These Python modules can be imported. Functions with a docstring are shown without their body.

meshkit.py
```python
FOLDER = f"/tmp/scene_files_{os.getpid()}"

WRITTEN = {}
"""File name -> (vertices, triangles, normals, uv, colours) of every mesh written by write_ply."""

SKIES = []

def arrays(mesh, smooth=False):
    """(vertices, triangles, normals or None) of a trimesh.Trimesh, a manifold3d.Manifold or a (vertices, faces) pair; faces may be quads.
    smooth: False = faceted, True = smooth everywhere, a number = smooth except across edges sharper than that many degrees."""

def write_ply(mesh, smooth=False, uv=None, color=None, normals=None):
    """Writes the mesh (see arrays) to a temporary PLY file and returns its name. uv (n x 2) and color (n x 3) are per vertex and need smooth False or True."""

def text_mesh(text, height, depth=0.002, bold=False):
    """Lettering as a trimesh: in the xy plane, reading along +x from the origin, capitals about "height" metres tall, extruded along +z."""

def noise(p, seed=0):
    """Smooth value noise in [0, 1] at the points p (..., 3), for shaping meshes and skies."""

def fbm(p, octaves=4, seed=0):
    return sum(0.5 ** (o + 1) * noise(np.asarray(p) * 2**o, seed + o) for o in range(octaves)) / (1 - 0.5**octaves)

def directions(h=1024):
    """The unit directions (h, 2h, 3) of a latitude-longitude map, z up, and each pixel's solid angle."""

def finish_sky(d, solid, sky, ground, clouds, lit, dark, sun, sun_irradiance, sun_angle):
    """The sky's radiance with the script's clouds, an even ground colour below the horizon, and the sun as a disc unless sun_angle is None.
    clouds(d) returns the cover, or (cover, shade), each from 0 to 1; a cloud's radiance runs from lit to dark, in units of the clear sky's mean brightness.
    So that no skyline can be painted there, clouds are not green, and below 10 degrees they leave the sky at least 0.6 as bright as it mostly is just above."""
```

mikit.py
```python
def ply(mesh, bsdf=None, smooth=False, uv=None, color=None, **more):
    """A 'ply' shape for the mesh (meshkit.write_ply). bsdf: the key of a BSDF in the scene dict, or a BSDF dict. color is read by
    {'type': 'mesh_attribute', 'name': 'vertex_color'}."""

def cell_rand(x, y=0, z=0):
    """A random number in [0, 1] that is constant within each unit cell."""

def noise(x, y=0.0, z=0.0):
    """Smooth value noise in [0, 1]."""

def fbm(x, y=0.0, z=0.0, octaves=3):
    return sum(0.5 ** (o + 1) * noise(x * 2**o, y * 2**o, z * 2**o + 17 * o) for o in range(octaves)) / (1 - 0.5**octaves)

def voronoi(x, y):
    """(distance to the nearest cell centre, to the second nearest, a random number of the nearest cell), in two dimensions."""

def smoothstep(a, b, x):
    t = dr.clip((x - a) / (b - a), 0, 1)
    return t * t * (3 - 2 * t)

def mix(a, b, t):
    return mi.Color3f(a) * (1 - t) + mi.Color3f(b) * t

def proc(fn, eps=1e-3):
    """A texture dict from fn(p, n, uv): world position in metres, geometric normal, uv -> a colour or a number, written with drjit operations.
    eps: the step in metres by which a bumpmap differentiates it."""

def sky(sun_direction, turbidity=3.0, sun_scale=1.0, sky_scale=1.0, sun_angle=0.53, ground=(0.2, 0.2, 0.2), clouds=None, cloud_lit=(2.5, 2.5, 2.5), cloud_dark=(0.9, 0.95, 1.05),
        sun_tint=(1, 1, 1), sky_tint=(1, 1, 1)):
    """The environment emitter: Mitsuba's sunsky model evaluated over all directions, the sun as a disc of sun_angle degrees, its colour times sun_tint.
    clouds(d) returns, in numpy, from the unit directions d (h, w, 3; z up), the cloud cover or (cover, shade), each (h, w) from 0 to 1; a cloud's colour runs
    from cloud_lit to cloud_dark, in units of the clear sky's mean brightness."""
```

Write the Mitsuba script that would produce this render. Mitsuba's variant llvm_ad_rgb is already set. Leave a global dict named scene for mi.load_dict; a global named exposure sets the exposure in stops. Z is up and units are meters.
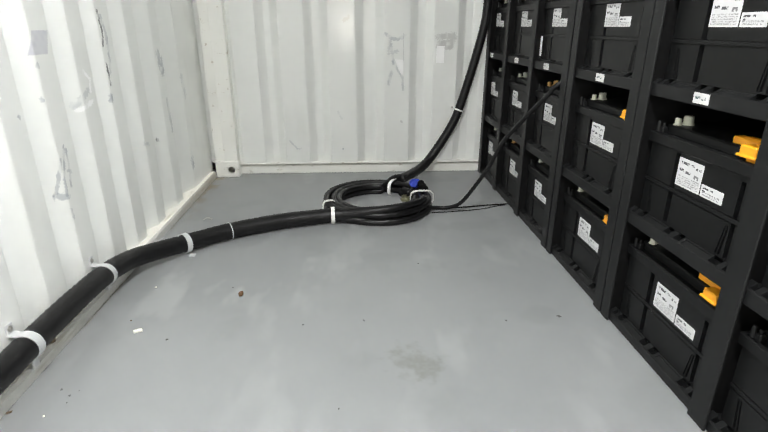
import math, random
import numpy as np, trimesh, manifold3d as m3
import drjit as dr, mitsuba as mi
import mikit
from mikit import proc, noise, fbm, smoothstep, mix, cell_rand
from shapely.geometry import Polygon

T = mi.ScalarTransform4f
scene, labels = {}, {}

# ---------------------------------------------------------------- camera, light, exposure
exposure = 3.8
FOCAL = 500.0                       # pixels of a 768 wide frame
CAM = np.array([0.0, 0.0, 0.90])
FWD = np.array([0.05637, 0.93312, -0.35513])
UP = np.array([0.01978, 0.35458, 0.93482])
scene['camera'] = {'type': 'perspective', 'fov': 2 * math.degrees(math.atan(384 / FOCAL)), 'fov_axis': 'x',
                   'near_clip': 0.02, 'far_clip': 50.0,
                   'to_world': T().look_at(origin=CAM.tolist(), target=(CAM + FWD).tolist(), up=UP.tolist())}
LAMP = 22.0                         # radiance of the ceiling lamp's diffuser
LAMP_TINT = (1.0, 1.0, 0.995)
LAMP_X, LAMP_Y0, LAMP_Y1 = 0.02, -0.35, 0.45
ADDED_STREAK_LAMP = 24.0                   # small unseen lamp added at the door end for the end wall streak

RX, BACK, FRONT, CEIL = 1.43, 3.19, -2.75, 2.39     # right wall, back wall, door end, ceiling

# ---------------------------------------------------------------- materials
def bsdf(name, d):
    scene[name] = {'type': 'twosided', 'bsdf': d} if d['type'] in ('principled', 'roughplastic', 'roughconductor', 'diffuse', 'bumpmap', 'blendbsdf') else d

def princ(color, rough=0.5, spec=0.5, metal=0.0, **k):
    c = color if isinstance(color, dict) else {'type': 'rgb', 'value': list(color)}
    return {'type': 'principled', 'base_color': c, 'roughness': rough, 'specular': spec, 'metallic': metal, **k}

def segdist(a, b, s):
    """distance from the points (a, b) to a polyline's segments"""
    best = mi.Float(9)
    for (x0, y0), (x1, y1) in zip(s[:-1], s[1:]):
        dx, dy = x1 - x0, y1 - y0
        t = dr.clip(((a - x0) * dx + (b - y0) * dy) / max(dx * dx + dy * dy, 1e-9), 0, 1)
        best = dr.minimum(best, dr.sqrt(dr.square(a - x0 - t * dx) + dr.square(b - y0 - t * dy)))
    return best

# scuffs: (polyline in wall metres, half width, strength, colour)
GREY, BLACK, CHALK = (0.30, 0.33, 0.36), (0.06, 0.06, 0.07), (0.93, 0.93, 0.93)
LEFT_MARKS = [
    ([(1.563, .796), (1.562, .790)], .007, .5, GREY),
    ([(1.552, .697), (1.551, .693)], .006, .5, GREY),
    ([(1.984, .950), (1.998, .885), (1.984, .834)], .006, .75, BLACK),
    ([(2.005, .930), (2.022, .870), (2.020, .800), (2.005, .740)], .010, .45, GREY),
    ([(1.984, .765), (1.988, .691)], .006, .85, BLACK),
    ([(1.976, .650), (1.975, .636)], .010, .7, GREY),
    ([(1.805, .757), (1.842, .728), (1.830, .688)], .007, .95, CHALK),
    ([(1.748, .634), (1.831, .655)], .008, .95, CHALK),
    ([(1.740, .650), (1.810, .690)], .012, .32, GREY),
    ([(1.595, .548), (1.580, .500), (1.562, .452), (1.560, .399)], .006, .55, GREY),
    ([(1.606, .535), (1.600, .480), (1.590, .420)], .006, .55, GREY),
    ([(1.565, .512), (1.545, .450), (1.530, .409)], .006, .55, GREY),
    ([(1.535, .402), (1.562, .392)], .011, .55, GREY),
    ([(1.590, .470), (1.606, .462)], .006, .6, GREY),
    ([(1.560, .350), (1.566, .320)], .006, .5, GREY),
    ([(2.508, .775), (2.529, .694)], .022, .60, GREY),
    ([(2.545, .750), (2.550, .700)], .014, .55, GREY),
    ([(2.540, .560), (2.545, .480), (2.552, .413)], .014, .45, GREY),
    ([(2.794, .200), (2.796, .165)], .020, .6, GREY),
    ([(2.410, .394), (2.411, .390)], .008, .95, BLACK),
    ([(2.205, .418), (2.240, .408)], .010, .35, GREY),
    ([(1.422, .669), (1.424, .665)], .006, .6, GREY),
    ([(2.80, .65), (2.82, .55)], .02, .25, GREY),
]
BACK_MARKS = [
    ([(.200, .857), (.232, .832), (.270, .826), (.312, .846)], .010, .45, GREY),
    ([(.226, .817), (.222, .750), (.268, .757)], .012, .32, GREY),
    ([(.232, .800), (.247, .690), (.300, .700)], .008, .45, GREY),
    ([(.243, .700), (.272, .650), (.302, .607), (.309, .530)], .007, .45, GREY),
    ([(.237, .635), (.217, .565)], .010, .5, GREY),
    ([(.306, .860), (.309, .700)], .0025, .4, GREY),
    ([(.520, .842), (.610, .846), (.604, .810), (.528, .808), (.522, .783), (.600, .786)], .018, .62, (0.42, 0.42, 0.41)),
    ([(.300, .335), (.302, .333)], .007, .9, BLACK),
    ([(-.074, .163), (-.072, .162)], .006, .7, GREY),
    ([(-.410, .218), (-.362, .166)], .005, .35, GREY),
    ([(-.362, .166), (-.340, .168)], .004, .3, GREY),
    ([(-.10, .400), (-.075, .355)], .006, .18, GREY),
    ([(-.045, .930), (-.02, .95)], .010, .35, (0.6, 0.55, 0.48)),
]

def paint(base, axis, marks):
    def fn(p, n, uv):
        a, b = (p.y, p.z) if axis == 1 else (p.x, p.z)
        g = fbm(a * 3.0, b * 1.3, p.x * 0.7, octaves=3)
        c = mix([k * 0.96 for k in base], base, g)
        grime = smoothstep(0.62, 0.86, fbm(a * 9, b * 3, 4.0, octaves=3)) * 0.10
        c = mix(c, [0.5, 0.49, 0.45], grime)
        if axis == 1:                                   # the slanted grey square where a sticker was
            q = a - 1.568 + (0.888 - b) * 0.38
            inside = smoothstep(-.002, .003, q) * (1 - smoothstep(.080, .085, q)) * smoothstep(.818, .823, b) * (1 - smoothstep(.885, .889, b))
            c = mix(c, (0.42, 0.42, 0.49), inside * (0.40 + 0.25 * noise(a * 60, b * 60)))
        w = noise(a * 160, b * 160)
        for line, hw, s, col in marks:
            d = segdist(a, b, line)
            k = (1 - smoothstep(hw * 0.6, hw * 1.25, d + (w - 0.5) * hw)) * s * (0.35 + 0.65 * smoothstep(0.25, 0.6, noise(a * 70, b * 45, s * 9)))
            c = mix(c, col, k)
        return c
    return fn

WHITE = (0.80, 0.81, 0.79)
bsdf('paint_left', princ(proc(paint(WHITE, 1, LEFT_MARKS)), 0.36, 0.5))
bsdf('paint_back', princ(proc(paint(WHITE, 0, BACK_MARKS)), 0.19, 0.5))
bsdf('paint_plain', princ(WHITE, 0.4, 0.5))

def trim_paint(p, n, uv):
    d = fbm(p.x * 40, p.y * 14, p.z * 40, octaves=3)
    c = mix((0.78, 0.78, 0.74), (0.83, 0.83, 0.79), noise(p.x * 6, p.y * 6, p.z * 6))
    c = mix(c, (0.33, 0.24, 0.14), smoothstep(0.66, 0.84, d) * 0.5)
    return c
bsdf('paint_trim', princ(proc(trim_paint), 0.45, 0.4))

def rail_paint(p, n, uv):
    d = fbm(p.x * 30, p.y * 10, p.z * 60, octaves=4)
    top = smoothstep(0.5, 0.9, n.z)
    c = mix((0.58, 0.58, 0.56), (0.88, 0.865, 0.80), top)  # top face lightened in colour to offset the shade under the hose
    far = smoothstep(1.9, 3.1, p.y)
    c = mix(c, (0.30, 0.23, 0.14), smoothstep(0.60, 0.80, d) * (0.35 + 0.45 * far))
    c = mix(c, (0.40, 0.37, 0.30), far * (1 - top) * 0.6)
    return c
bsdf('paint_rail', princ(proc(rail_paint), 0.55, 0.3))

def floor_paint(p, n, uv):
    x, y = p.x, p.y
    c = mix((0.232, 0.241, 0.248), (0.276, 0.284, 0.289), fbm(x * 3.0, y * 3.0, octaves=5))
    worn = smoothstep(0.56, 0.78, fbm(x * 7 + 3, y * 3.2, 2.0, octaves=4))
    spot = dr.exp(-(dr.square((x + 0.45) / 0.33) + dr.square((y - 1.72) / 0.25)))
    spot2 = dr.exp(-(dr.square((x - 0.48) / 0.25) + dr.square((y - 1.45) / 0.30)))
    c = mix(c, (0.40, 0.41, 0.41), worn * (0.20 + 0.40 * spot + 0.25 * spot2))
    dark = smoothstep(0.60, 0.80, fbm(x * 5 - 2, y * 5, 9.0, octaves=4))
    c = mix(c, (0.20, 0.21, 0.21), dark * 0.30)
    # greenish stain in front
    r = dr.sqrt(dr.square((x - 0.160) / 0.068) + dr.square((y - 1.178) / 0.068)) + (fbm(x * 34, y * 34, 5.0, octaves=3) - 0.5) * 1.9
    c = mix(c, (0.165, 0.168, 0.150), (1 - smoothstep(0.25, 1.45, r)) * 0.50 * (0.7 + 0.5 * noise(x * 120, y * 120)))
    # brown dirt beside the rail, far end
    d = (1 - smoothstep(0.0, 0.10, x + 0.877)) * smoothstep(2.1, 3.0, y) * smoothstep(0.42, 0.66, fbm(x * 24, y * 12, 1.0, octaves=3))
    c = mix(c, (0.22, 0.17, 0.10), d * 0.75)
    crack = (1 - smoothstep(0.0015, 0.004, dr.abs(x + 0.874))) * smoothstep(0.35, 0.55, noise(y * 6, 3.0))
    c = mix(c, (0.16, 0.14, 0.11), crack * 0.8)
    return c
def floor_rough(p, n, uv):
    return 0.40 + 0.18 * fbm(p.x * 6, p.y * 6, octaves=3)
bsdf('floor_paint', princ(proc(floor_paint), 0.42, 0.45))

bsdf('black_plastic', princ((0.0054, 0.0057, 0.0060), 0.40, 0.25))
bsdf('black_steel', princ((0.0080, 0.0084, 0.0088), 0.44, 0.28))
bsdf('black_dark', princ((0.0035, 0.0035, 0.0037), 0.7, 0.15))  # extra dark: shade of the rack gaps put into colour; also one plug
bsdf('black_rubber', princ((0.006, 0.006, 0.0065), 0.42, 0.3))
bsdf('black_cable', princ((0.006, 0.006, 0.0065), 0.36, 0.32))
bsdf('white_plastic', princ((0.80, 0.80, 0.78), 0.4, 0.5))
bsdf('cap_plastic', princ((0.66, 0.66, 0.56), 0.35, 0.5))
bsdf('zinc', princ((0.66, 0.67, 0.68), 0.38, 0.5, 0.35))
bsdf('bolt_steel', princ((0.42, 0.41, 0.39), 0.35, 0.5, 0.8))
bsdf('orange_plastic', princ((0.86, 0.36, 0.015), 0.38, 0.5))
bsdf('warm_tint_plastic', princ((0.62, 0.36, 0.12), 0.4, 0.5))
bsdf('blue_plastic', princ((0.02, 0.05, 0.42), 0.3, 0.5))
bsdf('brass', princ((0.26, 0.25, 0.16), 0.35, 0.5, 0.7))
bsdf('copper', princ((0.60, 0.22, 0.10), 0.4, 0.5, 0.7))
bsdf('rust', princ((0.12, 0.085, 0.055), 0.8, 0.2))
bsdf('brown', princ((0.11, 0.062, 0.032), 0.7, 0.3))
bsdf('chip_white', princ((0.80, 0.79, 0.72), 0.6, 0.3))
bsdf('chip_dark', princ((0.10, 0.10, 0.10), 0.7, 0.3))
bsdf('chip_grey', princ((0.42, 0.42, 0.40), 0.6, 0.3))
bsdf('hole_black', princ((0.035, 0.033, 0.03), 0.7, 0.2))

def print_rows(u, v, rows, cols, u0, u1, v0, v1, fill, seed):
    a, b = (u - u0) / (u1 - u0), (v - v0) / (v1 - v0)
    inside = (a > 0) & (a < 1) & (b > 0) & (b < 1)
    r = cell_rand(dr.floor(a * cols), dr.floor(b * rows * 2), seed)
    gap = dr.abs(b * rows - dr.floor(b * rows) - 0.5) < 0.32
    return dr.select(inside & gap & (r < fill), 1.0, 0.0)

def big_label(p, n, uv):
    u, v = uv.x, uv.y
    k = print_rows(u, v, 1, 11, .10, .44, .77, .92, .80, 1) + print_rows(u, v, 1, 6, .52, .66, .79, .91, .75, 8) + print_rows(u, v, 1, 8, .72, .93, .72, .86, .7, 2)
    k += print_rows(u, v, 1, 8, .08, .26, .52, .66, .80, 3) + print_rows(u, v, 1, 9, .34, .56, .48, .62, .7, 4)
    k += print_rows(u, v, 5, 38, .06, .94, .05, .40, .55, 5) * 0.55
    k += print_rows(u, v, 1, 3, .70, .88, .40, .60, .9, 6) * 0.8
    return mix((0.60, 0.60, 0.61), (0.09, 0.09, 0.10), dr.clip(k, 0, 1))

def small_label(p, n, uv):
    u, v = uv.x, uv.y
    k = print_rows(u, v, 1, 9, .08, .34, .62, .86, .8, 11) + print_rows(u, v, 1, 4, .44, .55, .62, .86, .8, 12)
    k += print_rows(u, v, 2, 22, .08, .92, .10, .48, .55, 13) * 0.6 + print_rows(u, v, 1, 4, .08, .2, .42, .6, .8, 14)
    return mix((0.60, 0.60, 0.61), (0.08, 0.08, 0.09), dr.clip(k, 0, 1))

def tag_print(p, n, uv):
    u, v = uv.x, uv.y
    k = print_rows(u, v, 1, 9, .14, .50, .34, .74, .75, 21) + print_rows(u, v, 1, 3, .56, .66, .30, .50, .9, 22) + print_rows(u, v, 1, 4, .74, .82, .30, .75, .8, 23)
    return mix((0.66, 0.66, 0.66), (0.06, 0.10, 0.11), dr.clip(k, 0, 1))
bsdf('label_big', princ(proc(big_label), 0.45, 0.4))
bsdf('label_small', princ(proc(small_label), 0.45, 0.4))
bsdf('label_tag', princ(proc(tag_print), 0.45, 0.4))
bsdf('label_blank', princ((0.93, 0.93, 0.93), 0.35, 0.5))

# ---------------------------------------------------------------- mesh helpers
def cbox(x0, x1, y0, y1, z0, z1, c=0.002):
    c = min(c, (x1 - x0) / 2.5, (y1 - y0) / 2.5, (z1 - z0) / 2.5)
    pts = []
    for sx in (0, 1):
        for sy in (0, 1):
            for sz in (0, 1):
                X, Y, Z = (x0, x1)[sx], (y0, y1)[sy], (z0, z1)[sz]
                dx, dy, dz = (c, -c)[sx], (c, -c)[sy], (c, -c)[sz]
                pts += [(X, Y + dy, Z + dz), (X + dx, Y, Z + dz), (X + dx, Y + dy, Z)]
    return trimesh.convex.convex_hull(np.array(pts))

def man(t):
    return m3.Manifold(m3.Mesh(vert_properties=np.asarray(t.vertices, np.float32), tri_verts=np.asarray(t.faces, np.uint32)))

def hull(pts):
    return trimesh.convex.convex_hull(np.array(pts, float))

def join(*ms):
    return trimesh.util.concatenate([m for m in ms])

def cut(a, *bs):
    m = man(a)
    for b in bs:
        m = m - (b if isinstance(b, m3.Manifold) else man(b))
    o = m.to_mesh()
    return trimesh.Trimesh(o.vert_properties[:, :3], o.tri_verts, process=False)

def lathe(profile, n=24, at=(0, 0, 0), axis=(0, 0, 1)):
    m = trimesh.creation.revolve(np.array(profile, float), sections=n)
    m.apply_transform(trimesh.geometry.align_vectors([0, 0, 1], axis))
    m.apply_translation(at)
    return m

def spline(pts, step=0.012):
    p = np.array(pts, float)
    q = np.vstack([2 * p[0] - p[1], p, 2 * p[-1] - p[-2]])
    out = []
    for i in range(1, len(q) - 2):
        n = max(2, int(np.linalg.norm(q[i + 1] - q[i]) / step))
        t = np.linspace(0, 1, n, endpoint=False)[:, None]
        # centripetal-like tension
        m0, m1 = (q[i + 1] - q[i - 1]) / 2, (q[i + 2] - q[i]) / 2
        L = np.linalg.norm(q[i + 1] - q[i])
        m0 = m0 / (np.linalg.norm(m0) + 1e-9) * L
        m1 = m1 / (np.linalg.norm(m1) + 1e-9) * L
        h = 2 * t**3 - 3 * t**2 + 1
        out.append(h * q[i] + (t**3 - 2 * t**2 + t) * m0 + (-2 * t**3 + 3 * t**2) * q[i + 1] + (t**3 - t**2) * m1)
    out.append(p[-1:])
    return np.vstack(out)

def frames(path):
    t = np.gradient(path, axis=0)
    t /= np.linalg.norm(t, axis=1, keepdims=True)
    a = np.cross(t, [0, 0, 1.0])
    bad = np.linalg.norm(a, axis=1) < 1e-3
    a[bad] = [1, 0, 0]
    a /= np.linalg.norm(a, axis=1, keepdims=True)
    for i in range(1, len(a)):
        if a[i] @ a[i - 1] < 0:
            a[i] = -a[i]
    b = np.cross(a, t)
    return t, a, b

def tube(path, r, n=16, cap=True):
    path = np.asarray(path, float)
    t, a, b = frames(path)
    r = np.broadcast_to(r, (len(path),))
    ang = np.arange(n) * 2 * np.pi / n
    v = (path[:, None] + r[:, None, None] * (np.cos(ang)[None, :, None] * a[:, None] + np.sin(ang)[None, :, None] * b[:, None])).reshape(-1, 3)
    f = []
    for i in range(len(path) - 1):
        for j in range(n):
            k = (j + 1) % n
            f += [(i * n + j, i * n + k, (i + 1) * n + k), (i * n + j, (i + 1) * n + k, (i + 1) * n + j)]
    if cap:
        v = np.vstack([v, path[0], path[-1]])
        s, e, o = len(v) - 2, len(v) - 1, (len(path) - 1) * n
        for j in range(n):
            k = (j + 1) % n
            f += [(s, k, j), (e, o + j, o + k)]
    m = trimesh.Trimesh(v, f, process=False)
    if m.volume < 0:
        m.invert()
    return m

def band(center, tangent, ra, rb, width, thick=0.003, a0=0, a1=360, n=36, lift=(0, 0, 1), e=1.0):
    """a strap of rectangular section round an oval (ra sideways, rb upwards)"""
    t = np.array(tangent, float); t /= np.linalg.norm(t)
    a = np.cross(t, lift); a /= np.linalg.norm(a)
    b = np.cross(a, t)
    closed = a1 - a0 >= 359.9
    th = np.radians(np.linspace(a0, a1, n, endpoint=not closed))
    rows = []
    for h in th:
        for (rr, s) in ((0, -1), (thick, -1), (thick, 1), (0, 1)):
            ch, sh = math.cos(h), math.sin(h)
            ch, sh = math.copysign(abs(ch)**e, ch), math.copysign(abs(sh)**e, sh)
            rows.append(np.array(center) + (ra + rr) * ch * a + (rb + rr) * sh * b + t * s * width / 2)
    f = []
    m = len(th)
    for i in range(m if closed else m - 1):
        k = (i + 1) % m
        for j in range(4):
            l = (j + 1) % 4
            f += [(4 * i + j, 4 * i + l, 4 * k + l), (4 * i + j, 4 * k + l, 4 * k + j)]
    if not closed:
        f += [(0, 1, 2), (0, 2, 3)]
        o = 4 * (m - 1)
        f += [(o, o + 2, o + 1), (o, o + 3, o + 2)]
    g = trimesh.Trimesh(np.array(rows), f, process=False)
    g.fix_normals()
    return g

def bolt(at, axis=(0, 0, 1), r=0.006, h=0.005):
    m = lathe([(0, 0), (r * 1.5, 0), (r * 1.5, h * .3), (r, h * .3), (r, h * .85), (r * .8, h), (0, h)], 6, (0, 0, 0), axis)
    m.apply_translation(at)
    return m

def numbered(name):
    if name not in USED:
        USED.add(name)
        return name
    k = 1
    while f'{name}_{k:03d}' in USED:
        k += 1
    USED.add(f'{name}_{k:03d}')
    return f'{name}_{k:03d}'
USED = set()

def add(name, mesh, mat, parent=None, smooth=30, label=None, **more):
    key = numbered(f'{parent}__{name}' if parent else name)
    scene[key] = mesh if isinstance(mesh, dict) else mikit.ply(mesh, mat, smooth=smooth, **more)
    if label:
        labels[key] = {'label': label}
    return key

def thing(name, label, cat, group=None):
    key = numbered(name)
    labels[key] = {'label': label, 'category': cat}
    if group:
        labels[key]['group'] = group
    return key

def single(name, mesh, mat, label, cat, group=None, smooth=30, **more):
    key = add(name, mesh, mat, None, smooth, **more)
    labels[key] = {'label': label, 'category': cat}
    if group:
        labels[key]['group'] = group
    return key

def struct(name, mesh, mat, label, cat, smooth=False):
    key = add(name, mesh, mat, None, smooth)
    labels[key] = {'label': label, 'category': cat, 'kind': 'structure'}
    return key

def uvbox(x0, x1, y0, y1, z0, z1):
    """thin sticker facing -x, with uv on its face (u runs towards -y: read from the room)"""
    m = trimesh.creation.box(bounds=[(x0, y0, z0), (x1, y1, z1)])
    m.unmerge_vertices()
    v = m.vertices
    return m, np.stack([(y1 - v[:, 1]) / (y1 - y0), (v[:, 2] - z0) / (z1 - z0)], 1)

# ---------------------------------------------------------------- the container
def round_profile(pts, r=0.007, n=4):
    p = np.array(pts, float)
    out = [p[0]]
    for i in range(1, len(p) - 1):
        d0, d1 = p[i - 1] - p[i], p[i + 1] - p[i]
        l0, l1 = np.linalg.norm(d0), np.linalg.norm(d1)
        k = min(r, .42 * l0, .42 * l1)
        A, B = p[i] + d0 / l0 * k, p[i] + d1 / l1 * k
        for t in np.linspace(0, 1, n):
            out.append((1 - t)**2 * A + 2 * t * (1 - t) * p[i] + t**2 * B)
    out.append(p[-1])
    return np.array(out)

def corrugated(profile, back, z0, z1):
    """sheet steel: a rounded plan profile, given a thickness along back (2-d), extruded upwards"""
    p = round_profile(profile)
    poly = Polygon(np.vstack([p, (p + np.array(back))[::-1]]))
    m = trimesh.creation.extrude_polygon(poly.buffer(0), z1 - z0, engine='earcut')
    m.apply_translation([0, 0, z0])
    return m

struct('floor', trimesh.creation.box(bounds=[(-1.05, FRONT - .1, -0.05), (RX + .1, BACK + .15, 0.0)]), 'floor_paint', 'grey painted container floor with scuffs and a greenish stain', 'floor')
struct('ceiling', trimesh.creation.box(bounds=[(-1.05, FRONT - .1, CEIL), (RX + .1, BACK + .15, CEIL + .05)]), 'paint_plain', 'white painted steel ceiling of the container', 'ceiling')

IN, OUT = -0.908, -0.968
starts = [FRONT + .10 + .262 * k for k in range(15)]
starts = [s for s in starts if s < 1.0] + [1.130, 1.348, 1.558, 1.768, 1.973, 2.204, 2.470, 2.783]
prof = [(OUT, FRONT)]      # inner flat, steep return, narrow outer flat, long slope back in
for i, s in enumerate(starts):
    if i + 1 == len(starts):
        prof += [(IN, s)]
        break
    nxt = starts[i + 1]
    prof += [(IN, s), (IN, s + .098), (OUT, s + .122), (OUT, s + .130)]
prof += [(IN, 3.165), (-1.03, 3.175), (-1.03, BACK + .2)]
struct('wall_left', corrugated(prof, (-.004, 0), .036, CEIL), 'paint_left', 'white corrugated steel side wall with scuffs and scratches', 'wall', smooth=22)

YI, YO = 3.165, 3.201
slopes = [(-.735, 'L'), (-.545, 'R'), (-.46, 'L'), (-.262, 'R'), (-.17, 'L'), (.043, 'R'), (.165, 'L'), (.37, 'R'), (.465, 'L'), (.66, 'R'), (.755, 'L'), (.95, 'R'), (1.04, 'L'), (1.24, 'R'), (1.33, 'L')]
bp = [(-1.0, YO)]
for x, k in slopes:
    bp += [(x - .024, YO), (x + .024, YI)] if k == 'L' else [(x - .024, YI), (x + .024, YO)]
bp += [(RX + .05, YI)]
struct('wall_back', corrugated(bp, (0, .004), .0745, CEIL), 'paint_back', 'white corrugated steel end wall with scuff marks', 'wall', smooth=22)
rp = [(RX, FRONT)]
for k in range(21):
    s = FRONT + .1 + .28 * k
    rp += [(RX, s), (RX + .036, s + .05), (RX + .036, s + .14), (RX, s + .19)]
rp += [(RX, BACK + .06)]
struct('wall_right', corrugated(rp, (.004, 0), 0, CEIL), 'paint_plain', 'white corrugated steel wall behind the battery racks', 'wall', smooth=22)
sill = struct('baseboard_back', cbox(-.735, RX, 3.186, 3.24, 0, .058, .003), 'paint_trim', 'white steel sill along the foot of the end wall', 'trim')
add('flange', cbox(-.735, RX, 3.156, 3.24, .0685, .0745, .002), 'paint_trim', sill, label='thin ledge under the corrugated sheet')
rail = trimesh.creation.extrude_polygon(Polygon([(-.99, 0), (-.877, 0), (-.877, .031), (-.884, .040), (-.99, .040)]), 3.112 - FRONT, engine='earcut')
rail.apply_transform(np.array([[1, 0, 0, 0], [0, 0, -1, 3.112], [0, 1, 0, 0], [0, 0, 0, 1.0]]))
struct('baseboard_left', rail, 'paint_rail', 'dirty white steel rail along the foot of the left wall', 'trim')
post = trimesh.creation.extrude_polygon(Polygon(round_profile([(-.876, 3.30), (-.876, 3.128), (-.815, 3.116), (-.735, 3.122), (-.735, 3.30)], .006, 3)).buffer(0), CEIL - .10, engine='earcut')
post.apply_translation([0, 0, .10])
tr = struct('trim_1', post, 'paint_trim', 'white steel corner post between the left wall and the end wall', 'corner post')
casting = cut(cbox(-.876, -.730, 3.112, 3.26, 0, .102, .004), m3.Manifold.cylinder(.09, .0215, .0215, 32).rotate([-90, 0, 0]).translate([-.778, 3.09, .047]), trimesh.creation.box(bounds=[(-.868, 3.121, .008), (-.738, 3.25, .094)]))
add('corner_casting', casting, 'paint_trim', tr, label='corner block with a round lifting hole')

# wall tags: paper that stands on the back wall's flat
single('paper_tag', cbox(.508, .556, 3.1620, 3.1652, .690, .788, .0004), 'label_blank', 'small white paper tag stuck on the end wall under the grey patch', 'tag', smooth=False)
single('torn_sticker', trimesh.creation.extrude_polygon(Polygon([(.255, 0), (.306, .004), (.306, .092), (.290, .080)]), .0008, engine='earcut').apply_transform(
    np.array([[1, 0, 0, 0], [0, 0, 1, 3.1635], [0, -1, 0, .712], [0, 0, 0, 1.0]])), 'label_blank', 'torn remnant of a white sticker inside the dark scuff on the end wall', 'sticker', smooth=False)

# ---------------------------------------------------------------- lamps
lamp = thing('ceiling_lamp', 'long white batten lamp on the container ceiling', 'lamp')
add('housing', cbox(LAMP_X - .05, LAMP_X + .05, LAMP_Y0 - .02, LAMP_Y1 + .02, CEIL - .035, CEIL, .004), 'white_plastic', lamp)
dif = trimesh.creation.box(bounds=[(LAMP_X - .04, LAMP_Y0, CEIL - .062), (LAMP_X + .04, LAMP_Y1, CEIL - .0352)])
add('diffuser', mikit.ply(dif, 'white_plastic', emitter={'type': 'area', 'radiance': {'type': 'rgb', 'value': [LAMP * c for c in LAMP_TINT]}}), None, lamp)
lamp = thing('added_streak_lamp', 'added unseen warm lamp on a stand at the open door end', 'lamp')  # out of view, added to give the warm streak on the end wall
add('housing', cbox(-.09, -.01, FRONT + .20, FRONT + .24, .80, 1.06, .006), 'white_plastic', lamp)
add('stand', lathe([(0, 0), (.12, 0), (.12, .012), (.016, .03), (.012, .05), (.012, .80), (0, .80)], 20, (-.05, FRONT + .22, 0)), 'black_steel', lamp)
add('diffuser', mikit.ply(trimesh.creation.box(bounds=[(-.08, FRONT + .2402, .815), (-.02, FRONT + .255, 1.045)]), 'white_plastic',
    emitter={'type': 'area', 'radiance': {'type': 'rgb', 'value': [ADDED_STREAK_LAMP, ADDED_STREAK_LAMP * .94, ADDED_STREAK_LAMP * .84]}}), None, lamp)

# ---------------------------------------------------------------- battery racks
PX, SX, LIP, FACE, DEEP = .812, .822, .829, .846, 1.38
# shelf rails (bottom, top) of the four levels
LEVEL = [(0.0, .031), (.346, .383), (.722, .756), (1.092, 1.126)]
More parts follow.
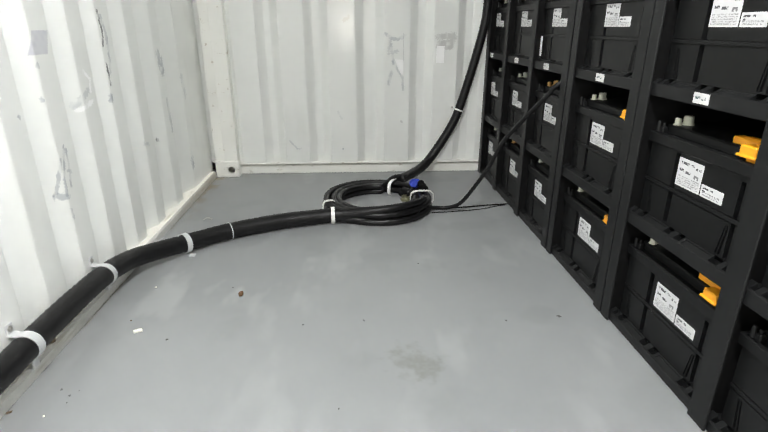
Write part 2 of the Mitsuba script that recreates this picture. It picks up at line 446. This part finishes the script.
# bays, from the back wall: clear width between post centres
BAYS = [(2.768, 3.138), (2.345, 2.768), (1.950, 2.345), (1.445, 1.900), (.920, 1.395), (.42, .920)]
ORD = ['first', 'second', 'third', 'fourth', 'fifth', 'sixth']
RACKS = [(range(0, 3), [(3.108, 3.160), (2.742, 2.794), (2.320, 2.370), (1.925, 1.978)], 'three-bay black steel battery rack standing against the end wall'),
         (range(3, 4), [(1.868, 1.912), (1.415, 1.463)], 'single-bay black steel battery rack between its two wider neighbours'),
         (range(4, 6), [(1.362, 1.408), (.882, .943), (.40, .45)], 'black steel battery rack nearest the camera, cut off by the right edge')]
TAGY = {0: 3.055, 1: 2.582, 2: 2.170, 3: 1.676, 4: 1.158}
TOPZ = 1.75

POCKETS = ((.045, .075), (.11, .165), (.40, .455), (.50, .555), (.80, .87), (.905, .945))
def shelf_mesh(y0, y1, z0, z1, base):
    w = y1 - y0
    rail = cbox(SX, .866, y0, y1, z0, z1, .002)
    ledge = hull([(x, y, z) for y in (y0 + .002, y1 - .002) for x, z in ((SX + .003, z1 - .006), (SX + .003, z1 - .0008), (FACE - .0006, z1 + .011), (FACE - .0006, z1 - .006))])
    pockets = []
    for a, b in POCKETS:
        pockets.append(trimesh.creation.box(bounds=[(SX + .006, y1 - b * w, z1 - .015), (FACE + .004, y1 - a * w, z1 + .02)]))
    for a, b in ((.185, .385), (.575, .785)):                       # shallow trays between the pockets
        q = hull([(x, y, z + d) for y in (y1 - b * w, y1 - a * w) for x, z in ((SX + .0075, z1 - .0025), (FACE - .0045, z1 + .0055)) for d in (0, .03)])
        pockets.append(q)
    o = (man(rail) + man(ledge)).to_mesh()
    m = cut(trimesh.Trimesh(o.vert_properties[:, :3], o.tri_verts, process=False), *pockets)
    return join(m, trimesh.creation.box(bounds=[(.866, y0, z1 - .012), (DEEP, y1, z1 - .001)]))

for bays, posts, text in RACKS:
    rack = thing('battery_rack', text, 'rack', None)
    for (a, b) in posts:
        add('post', cbox(PX, .8195, a, b, 0, TOPZ, .002), 'black_steel', rack)
        add('rear_post', cbox(DEEP - .02, DEEP + .02, a, b, 0, TOPZ, .003), 'black_steel', rack)
    for i in bays:
        y0, y1 = BAYS[i]
        for L, (z0, z1) in enumerate(LEVEL):
            s = add('shelf', shelf_mesh(y0 + .012, y1 - .012, z0 + (.002 if L == 0 else 0), z1, L == 0), 'black_steel', rack, smooth=False)
            if L == 2 and i in TAGY:
                m, uv = uvbox(SX - .0012, SX, TAGY[i] - .028, TAGY[i] + .028, z0 + .006, z1 - .003)
                add('tag', m, 'label_tag', s, smooth=False, uv=uv, label='small white printed tag')
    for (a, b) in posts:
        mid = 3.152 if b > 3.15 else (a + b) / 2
        add('gap_shade_sheet', cbox(.8197, DEEP - .018, mid - .006, mid + .006, .01, TOPZ - .02, .001), 'black_dark', rack, smooth=False)  # dark sheet added where the bay gaps hold only shade

# ---------------------------------------------------------------- battery boxes
# label corners: distance of the large label's left edge from the box's left edge
LABEL_Y = {(0, 0): 3.055, (0, 1): 3.100, (0, 2): 3.095, (1, 0): 2.600, (1, 1): 2.665, (1, 2): 2.632, (2, 0): 2.206, (2, 1): 2.195, (2, 2): 2.216,
           (3, 0): 1.715, (3, 1): 1.728, (3, 2): 1.748, (4, 0): 1.201, (4, 1): 1.221, (4, 2): 1.222, (5, 0): .70, (5, 1): .72, (5, 2): .72}
LABEL_Z = {0: .125, 1: .128, 2: .143}       # above the shelf, by level
HB = .243                                   # box height

def box_parts(w, arm):
    """one battery box: y from 0 (near side) to w (far side), z from 0, front at the world x of FACE; returns {part: mesh}"""
    yl, yr = w - .135 * w / .408, .040 * w / .408        # the two grooves
    body = cbox(FACE, DEEP - .03, .006, w - .006, 0.0005, HB - .02, .006)
    cuts = [trimesh.creation.box(bounds=[(FACE - .01, yl - .0095, .014), (FACE + .020, yl + .0095, .208)]),
            trimesh.creation.box(bounds=[(FACE - .01, yr - .007, .014), (FACE + .018, yr + .007, .200)])]
    # flared slots under the belt
    for y, s in ((yr, 1), (w - .030, -1)):
        for k, (t0, t1, b0, b1) in enumerate(((.010, .015, .018, .026), (.018, .0215, .029, .035))):
            cuts.append(man(hull([(x, *q) for x in (FACE - .01, FACE + .010) for q in ((y + s * t0, .092), (y + s * t1, .092), (y + s * b1, .016), (y + s * b0, .016))])))
    wb = w + .062 - .024                                  # the shelf's width: its pockets go on under the box's foot
    for a_, b_ in POCKETS:
        cuts.append(trimesh.creation.box(bounds=[(FACE - .02, w + .019 - b_ * wb, -.01), (FACE + .022, w + .019 - a_ * wb, .0125)]))
    cuts += [trimesh.creation.box(bounds=[(FACE - .01, .0, z), (FACE + .003, w, z + .0022)]) for z in (.100, .1135)]
    body = cut(body, *cuts)
    belt = cbox(FACE - .0020, FACE + .002, .010, w - .010, .1032, .1133, .001)
    # collar round the top, with a stepped underside and end clips
    collar = cut(cbox(FACE - .007, DEEP - .02, 0, w, HB - .030, HB, .003), trimesh.creation.box(bounds=[(LIP + .014, .014, HB - .012), (DEEP - .034, w - .014, HB + .02)]))
    lid = cbox(LIP + .018, DEEP - .04, .016, w - .016, HB - .02, HB - .002, .004)
    deck = cbox(LIP + .036, DEEP - .06, .090, w - .030, HB - .004, HB + .023, .004)
    latch = join(cbox(.848, .864, w - .046, w - .020, HB - .012, HB + .016, .003), cbox(.852, .860, w - .040, w - .032, HB + .014, HB + .026, .002),
                 lathe([(0, 0), (.006, 0), (.006, .024), (.004, .028), (0, .028)], 12, (.848, w - .026, HB + .002)), lathe([(0, 0), (.008, 0), (.008, .012), (0, .012)], 12, (.876, w - .034, HB + .008)))
    cap1 = lathe([(0, 0), (.011, 0), (.011, .003), (.0085, .004), (.008, .017), (.007, .019), (0, .019)], 20, (.880, w - .056, HB + .0225))
    cap2 = join(lathe([(0, 0), (.017, 0), (.017, .004), (.0135, .006), (.0125, .022), (.011, .024), (0, .024)], 24, (.912, w - .052, HB + .0225)),
                cbox(.880, .912, w - .060, w - .048, HB + .0225, HB + .027, .0015))
    if arm:
        plug = join(cbox(.842, .898, .028, .074, HB + .012, HB + .034, .002), cbox(.872, .900, .030, .138, HB + .0235, HB + .040, .002),
                    cbox(.838, .852, .024, .078, HB + .009, HB + .015, .0015), cbox(.876, .896, .050, .110, HB + .039, HB + .043, .002), cbox(.858, .890, .034, .068, HB - .006, HB + .013, .001))
    else:
        plug = join(cbox(.842, .880, .034, .062, HB + .006, HB + .030, .003), cbox(.840, .856, .030, .066, HB + .004, HB + .010, .002), cbox(.850, .876, .038, .058, HB - .006, HB + .008, .001))
    return dict(body=(body, 'black_plastic'), belt=(belt, 'black_plastic'), collar=(collar, 'black_plastic'), lid=(lid, 'black_plastic'), deck=(deck, 'black_plastic'),
                latch=(latch, 'black_plastic'), terminal_cap=(cap1, 'cap_plastic'), terminal_cap_001=(cap2, 'cap_plastic'), plug=(plug, 'orange_plastic'))

LEVEL_NAME = ['bottom', 'middle', 'top']
EXTRA = {(2, 2): ' with white strip', (2, 1): ' with caps tinted warm as if lit'}
plys = {}
for i, (y0, y1) in enumerate(BAYS):
    w = y1 - y0 - .062
    yo = y0 + .034
    parts = {k: mikit.ply(m, mat, smooth=28) for k, (m, mat) in box_parts(w, i >= 4).items()}
    for L in range(3):
        if (i, L) == (5, 2):
            continue
        z = LEVEL[L][1]
        bay = 'bay nearest the camera' if i == 5 else f'{ORD[i]} bay from the end wall'
        b = thing('battery_box', f'black battery box{EXTRA.get((i, L), "")}, {LEVEL_NAME[L]} shelf of the {bay}', 'battery', 'black battery boxes in the racks')
        at = T().translate([0, yo, z])
        for k, d in parts.items():
            d = dict(d, to_world=at)
            if k == 'plug' and i < 3:
                continue
            bronze = k.startswith('terminal') and (i, L) in ((2, 1), (1, 0))  # warm light on the third bay caps is put into their colour
            if bronze:
                d['bsdf'] = {'type': 'ref', 'id': 'warm_tint_plastic'}
            add(k, d, None, b, label='terminal cap tinted bronze' if bronze else {'terminal_cap': 'pale grey terminal cap', 'terminal_cap_001': 'pale grey terminal cap', 'plug': 'orange plug'}.get(k))
        ly, lz = LABEL_Y[(i, L)], z + LABEL_Z[L]
        sc = .93 if i == 3 else (.85 if i < 3 else 1)
        for (a, bb, h, mt) in ((ly, ly - .096 * sc, .073, 'label_big'), (ly - .101 * sc, ly - .178 * sc, .030, 'label_small')):
            m, uv = uvbox(FACE - .0012, FACE + .0003, bb, a, lz, lz + h)
            add('label', m, mt, b, smooth=False, uv=uv, label='white printed paper label')
        if (i, L) == (2, 2):
            add('strip', cbox(FACE - .0015, FACE, 2.312, 2.335 - .02 + .018, .775, .860, .0004), 'label_blank', b, smooth=False, label='upright white strip')

# ---------------------------------------------------------------- hoses and cables
hose_pts = [(-.872, .45, .108), (-.872, .80, .108), (-.872, 1.06, .108), (-.872, 1.20, .108), (-.872, 1.39, .106), (-.870, 1.61, .094), (-.852, 1.755, .076), (-.812, 1.848, .061), (-.718, 1.972, .045),
            (-.573, 2.105, .039), (-.357, 2.218, .039), (-.200, 2.265, .039), (-.110, 2.281, .042), (-.03, 2.274, .050), (.06, 2.256, .064), (.15, 2.254, .076), (.235, 2.278, .083), (.310, 2.335, .082), (.345, 2.40, .076), (.358, 2.455, .064)]
hp = spline(hose_pts, .010)
hx = np.r_[0, np.cumsum(np.linalg.norm(np.diff(hp, axis=0), axis=1))]
h1 = hx[int(np.argmin(np.abs(hp[:1000, 0] + .11)))]
hr = np.interp(hx, [0, h1 - .3, h1, h1 + .10, h1 + .24, h1 + .40, hx[-1]], [.0345, .0368, .0355, .030, .0215, .0165, .0160])
hr = hr + .0006 * np.sin(np.arange(len(hp)) * 2.1)
hose = single('hose', tube(hp, hr, 28), 'black_rubber', 'thick black hose running along the left wall rail to the coil', 'hose', smooth=True)

riser_pts = [(.262, 2.800, .062), (.330, 2.905, .058), (.405, 3.010, .066), (.470, 3.080, .104), (.546, 3.105, .203), (.622, 3.120, .330), (.655, 3.122, .412), (.716, 3.122, .625), (.744, 3.120, .738), (.7615, 3.118, .815), (.779, 3.118, .899), (.789, 3.118, .968), (.792, 3.118, 1.10), (.792, 3.118, 1.45)]
rp_ = spline(riser_pts, .012)
single('hose', tube(rp_, np.interp(np.arange(len(rp_)), [0, 25, 60, 200], [.028, .028, .026, .023]), 24), 'black_rubber', 'black hose rising from the coil up the end wall beside the rack', 'hose', smooth=True)

CX, CY = .117, 2.515
def loop(a0, a1, r, z, n=40, seed=0):
    rnd = np.random.RandomState(seed)
    ph = rnd.rand(4) * 6.28
    th = np.radians(np.linspace(a0, a1, n))
    rr = r + .003 * np.sin(2 * th + ph[0]) + .002 * np.sin(3 * th + ph[1])
    zz = z + .0015 * np.sin(2 * th + ph[2])
    return np.stack([CX + rr * np.cos(th), CY + rr * 1.03 * np.sin(th), zz + 0 * th], 1)

GROUP = 'black cables of the coil on the floor'
LBL = 'black cable wound in the round coil on the grey floor'
RC = .0160
# three cables leave the long hose's end
for k, (r, z, dy, dz) in enumerate([(.276, .0175, -.014, -.012), (.242, .0170, .014, -.012), (.268, .050, .004, .006)]):
    lp = loop(-95 + 18, 360 + 30 - 8 * k, r, z, 46, k)
    pts = np.vstack([[(-.16, 2.272 + dy * .4, .040 + dz * .4), (-.085, 2.280 + dy * .8, .040 + dz * .8), (.02, 2.268 + dy, .036 + dz)], lp])
    single('coil_cable', tube(spline(pts, .012), RC, 14), 'black_cable', LBL, 'cable', GROUP, smooth=True)
# three come down the riser
for k, (r, z, o, oz) in enumerate([(.234, .049, -.012, -.008), (.200, .048, .010, -.002), (.209, .0175, 0, .010)]):
    lp = loop(82, 360 + 34 + 8 * k, r, z, 44, 10 + k)
    pts = np.vstack([[(.345 + o * .5, 2.925, .058 + oz * .5), (.285 + o, 2.835, .060 + oz), (.215, 2.775 + o, .064 + oz)], lp])
    single('coil_cable', tube(spline(pts, .012), RC, 14), 'black_cable', LBL, 'cable', GROUP, smooth=True)

thin = [(.360, 2.385, .030), (.410, 2.428, .018), (.468, 2.430, .0145), (.531, 2.39, .050), (.584, 2.34, .145), (.638, 2.27, .279), (.674, 2.21, .405), (.719, 2.13, .508), (.756, 2.07, .583), (.782, 2.02, .637), (.808, 1.990, .684), (.850, 1.985, .700), (.90, 2.02, .672)]
single('thin_cable', tube(spline(thin, .012), .0095, 12), 'black_cable', 'thin black cable rising from the coil into the rack', 'cable', smooth=True)
single('wire', tube(spline([(.39, 2.44, .006), (.468, 2.452, .004), (.60, 2.468, .004), (.72, 2.490, .004), (.80, 2.496, .006), (.84, 2.49, .012)], .012), .0036, 8), 'black_cable', 'upper of two thin wires lying on the floor between coil and rack', 'wire', smooth=True)
single('wire', tube(spline([(.39, 2.39, .005), (.49, 2.402, .003), (.60, 2.420, .003), (.69, 2.445, .003), (.76, 2.478, .003), (.80, 2.488, .004)], .012), .0024, 8), 'black_cable', 'lower of two thin wires lying on the floor between coil and rack', 'wire', smooth=True)

# cable ties and clamps
def tangent(path, p):
    i = int(np.argmin(np.linalg.norm(path - np.array(p), axis=1)))
    i = min(max(i, 1), len(path) - 2)
    return path[i], path[i + 1] - path[i - 1]

def clamp(y, width, label):
    """a saddle strap: one foot screwed to the wall above the hose, the other to the rail below it"""
    c, t = tangent(hp, hp[int(np.argmin(np.abs(hp[:, 1] - y)))])
    c, r = c.copy(), .0355
    k = thing('pipe_clamp', label, 'clamp')
    add('strap', band(c, (0, 1, 0), r, r, width, .003, -78, 112, 40), 'zinc', k)
    w2 = width / 2
    hi = c + (r * math.cos(math.radians(112)), 0, r * math.sin(math.radians(112)))
    wall = IN + .0005
    add('foot', join(hull([hi + (dx, dy, dz) for dy in (-w2, w2) for dx, dz in ((0, 0), (0, .003))] + [(wall + dx, hi[1] + dy, hi[2] + .004 + dz) for dy in (-w2, w2) for dx, dz in ((0, 0), (.003, .004))]),
                     hull([(wall + dx, hi[1] + dy, z) for dy in (-w2, w2) for dx in (0, .003) for z in (hi[2] + .003, hi[2] + .034)])), 'zinc', k, smooth=False)
    add('bolt', bolt((wall + .003, hi[1], hi[2] + .021), (1, 0, 0)), 'bolt_steel', k, smooth=False)
    lo = c + (r * math.cos(math.radians(-78)), 0, r * math.sin(math.radians(-78)))
    add('foot', join(hull([lo + (dx, dy, 0) for dy in (-w2, w2) for dx in (-.0005, .003)] + [(lo[0] - .002 + dx, lo[1] + dy, .0405) for dy in (-w2, w2) for dx in (0, .0035)]),
                     hull([(x, lo[1] + dy, z) for dy in (-w2, w2) for x in (lo[0] - .020, lo[0] + .0015) for z in (.0402, .0432)])), 'zinc', k, smooth=False)
    add('bolt', bolt((lo[0] - .010, lo[1] + width * .8, .0402)), 'bolt_steel', k, smooth=False)
    return k

clamp(1.165, .026, 'wide pale metal clamp over the hose nearest the camera')
clamp(1.605, .022, 'pale metal clamp over the hose where it leaves the wall rail')
c, t = tangent(hp, (-.716, 1.975, .043))
k = thing('pipe_clamp', 'pale metal strap round the hose where it reaches the floor', 'clamp')
add('strap', band(c, t, .0395, .0392, .022, .003), 'zinc', k)
a = np.cross(t / np.linalg.norm(t), (0, 0, 1.0)); a /= np.linalg.norm(a)
add('foot', cbox(-.012, .012, -.012, .012, 0, .006, .001).apply_translation(c + a * .044 - np.array([0, 0, c[2]])), 'zinc', k, smooth=False)
c, t = tangent(hp, (-.566, 2.105, .04))
single('wire_ring', band(c, t, .0388, .0388, .004, .0015), 'zinc', 'thin silver ring round the hose between strap and coil', 'ring')
c, t = tangent(hp, (-.105, 2.281, .042))
single('cable_tie', band(c + np.array([0, 0, -.001]), (1, .05, 0), .0385, .038, .018, .003), 'white_plastic', 'white strap joining the hose end to the near left of the coil', 'cable tie')
def coil_tie(deg, rm, zc, ra, rb, label, w=.016, e=.6):
    th = math.radians(deg)
    return single('cable_tie', band((CX + rm * math.cos(th), CY + rm * 1.03 * math.sin(th), zc), (-math.sin(th), math.cos(th), 0), ra, rb, w, .003, e=e), 'white_plastic', label, 'cable tie')
coil_tie(200, .2675, .034, .031, .034, 'short white tie at the left end of the coil', .018)
coil_tie(66, .240, .036, .060, .038, 'white tie on the coil at the foot of the rising hose', .018)
coil_tie(4, .240, .037, .061, .039, 'white tie arched over the right end of the coil', .020)
c, t = tangent(rp_, (.655, 3.122, .412))
k = thing('wall_clamp', 'small white clamp holding the rising hose to the end wall', 'clamp')
add('strap', band(c, t, .0262, .0262, .010, .0025, lift=(0, -1, 0)), 'white_plastic', k)
tn = t / np.linalg.norm(t)
sd = np.cross(tn, (0, 1.0, 0)); sd /= np.linalg.norm(sd)
for s in (-1, 1):
    e = c + sd * s * .036 + np.array([0, .026, 0])
    add('lug', cbox(-.012, .012, -.002, .022, -.007, .007, .001).apply_translation(e), 'white_plastic', k, smooth=False)
    add('bolt', bolt(e + np.array([0, -.002, 0]) + sd * s * .004, (0, -1, 0), .004, .005), 'bolt_steel', k, smooth=False)

# loose connectors between the two ties at the right of the coil
def plug_mesh(at, axis, r, l):
    return lathe([(0, 0), (r * .55, 0), (r * .6, l * .22), (r * .95, l * .26), (r, l * .5), (r * .9, l * .54), (r * .9, l * .8), (r * 1.05, l * .82), (r * 1.05, l), (r * .8, l), (r * .78, l * .86), (0, l * .86)], 20, at, axis)
bc = thing('blue_connector', 'blue cable connector lying among black plugs inside the coil', 'connector')
add('shell', plug_mesh((.345, 2.665, .074), (-.45, -.8, .35), .022, .055), 'blue_plastic', bc)
add('collar', lathe([(.019, 0), (.027, 0), (.027, .010), (.019, .010), (.019, 0)], 20, (.343, 2.660, .077), (-.45, -.8, .35)), 'blue_plastic', bc)
add('gland', lathe([(0, 0), (.012, 0), (.014, .008), (.014, .022), (.010, .026), (0, .026)], 16, (.356, 2.686, .066), (-.45, -.8, .35)), 'copper', bc, label='reddish gland')
single('black_connector', plug_mesh((.395, 2.640, .055), (-.55, -.7, .15), .022, .060), 'black_plastic', 'black round plug to the right of the blue connector', 'connector')
single('black_connector', plug_mesh((.345, 2.600, .040), (-.85, .15, .05), .022, .060), 'black_plastic', 'black round plug in front of the blue connector', 'connector')
single('black_connector', plug_mesh((.375, 2.575, .075), (-.2, .6, .2), .019, .055), 'black_dark', 'black plug leaning on the coil between blue connector and tie', 'connector')
bl = thing('brass_coupling', 'dull brass coupling lying flat on the floor inside the coil', 'coupling')
add('ring', lathe([(.013, 0), (.026, 0), (.028, .006), (.026, .014), (.022, .018), (.022, .026), (.013, .026), (.013, 0)], 24, (.276, 2.600, .001)), 'brass', bl)
add('nut', lathe([(0, 0), (.018, 0), (.018, .012), (.011, .016), (0, .016)], 6, (.312, 2.625, .002), (.9, .2, .05)).apply_translation([0, 0, .016]), 'brass', bl, smooth=False)

# ---------------------------------------------------------------- litter on the floor and the rail
def pebble(at, sx, sy, sz, seed):
    rnd = np.random.RandomState(seed)
    m = trimesh.creation.icosphere(1, 1.0)
    m.vertices *= 1 + .35 * (rnd.rand(len(m.vertices), 1) - .5)
    m.vertices *= (sx, sy, sz)
    m.vertices[:, 2] -= m.vertices[:, 2].min()
    m.apply_transform(trimesh.transformations.rotation_matrix(rnd.rand() * 6.28, (0, 0, 1)))
    m.apply_translation(at)
    return m
chip = cbox(-.013, .013, -.0055, .0055, 0, .009, .002)
chip.apply_transform(trimesh.transformations.rotation_matrix(math.radians(28), (0, 0, 1)))
single('paint_chip', chip.apply_translation((-.690, 1.383, 0)), 'chip_white', 'white oblong chip lying on the floor in front of the hose', 'debris', smooth=False)
single('leaf_crumb', pebble((-.415, 1.599, 0), .017, .009, .006, 3), 'brown', 'brown dry crumb lying on the open floor right of the white chip', 'debris', smooth=False)
single('rusty_nut', lathe([(.004, 0), (.012, 0), (.012, .010), (.004, .010), (.004, 0)], 6, (-.890, 1.285, .0405)), 'rust', 'rusty nut on the wall rail beside the nearest clamp', 'nut', smooth=False)
single('rust_flake', pebble((-.868, 1.040, 0), .0025, .008, .003, 5), 'rust', 'dark rust flake at the foot of the rail at the left edge', 'debris', smooth=False)
single('curled_shaving', tube(spline([(-.752, 2.352, .004), (-.735, 2.362, .010), (-.712, 2.360, .004)], .006), .0028, 8), 'chip_grey', 'pale curled shaving on the floor behind the hose', 'debris')
SP = 'specks of grit on the grey floor'
for q, (x, y, s, mt) in enumerate([(-.784, 1.120, .0045, 'chip_dark'), (-.775, 1.022, .005, 'chip_white'), (-.751, 1.095, .004, 'chip_dark'), (-.745, 1.069, .003, 'chip_dark'), (-.585, 1.334, .005, 'chip_dark'), (-.737, 1.669, .006, 'chip_white'),
                                    (-.455, 1.653, .004, 'chip_dark'), (-.738, 1.449, .004, 'rust'), (-.737, 1.114, .003, 'chip_dark')]):
    word = {'chip_dark': 'dark', 'chip_white': 'pale', 'rust': 'brown'}[mt]
    single('grit', pebble((x, y, 0), s * .75, s * .6, s * .45, 20 + q), mt, f'tiny {word} speck of grit on the floor near the hose', 'debris', SP, smooth=False)
flecks = [(.665, 1.392, .007), (-.176, 1.393, .0035), (.020, 1.405, .0035), (.483, 1.379, .004), (-.052, 1.007, .003), (.248, 1.811, .0035)]
for q, (x, y, sz) in enumerate(flecks):
    if q == 0:
        single('grit', pebble((x, y, 0), .008, .005, .003, 40), 'chip_dark', 'single black fleck on the floor beside the rack, largest of the dark specks', 'debris', smooth=False)
    else:
        single('grit', pebble((x, y, 0), sz, sz * .7, sz * .5, 41 + q), 'chip_dark', 'tiny dark speck of grit on the open middle of the floor', 'debris', SP, smooth=False)
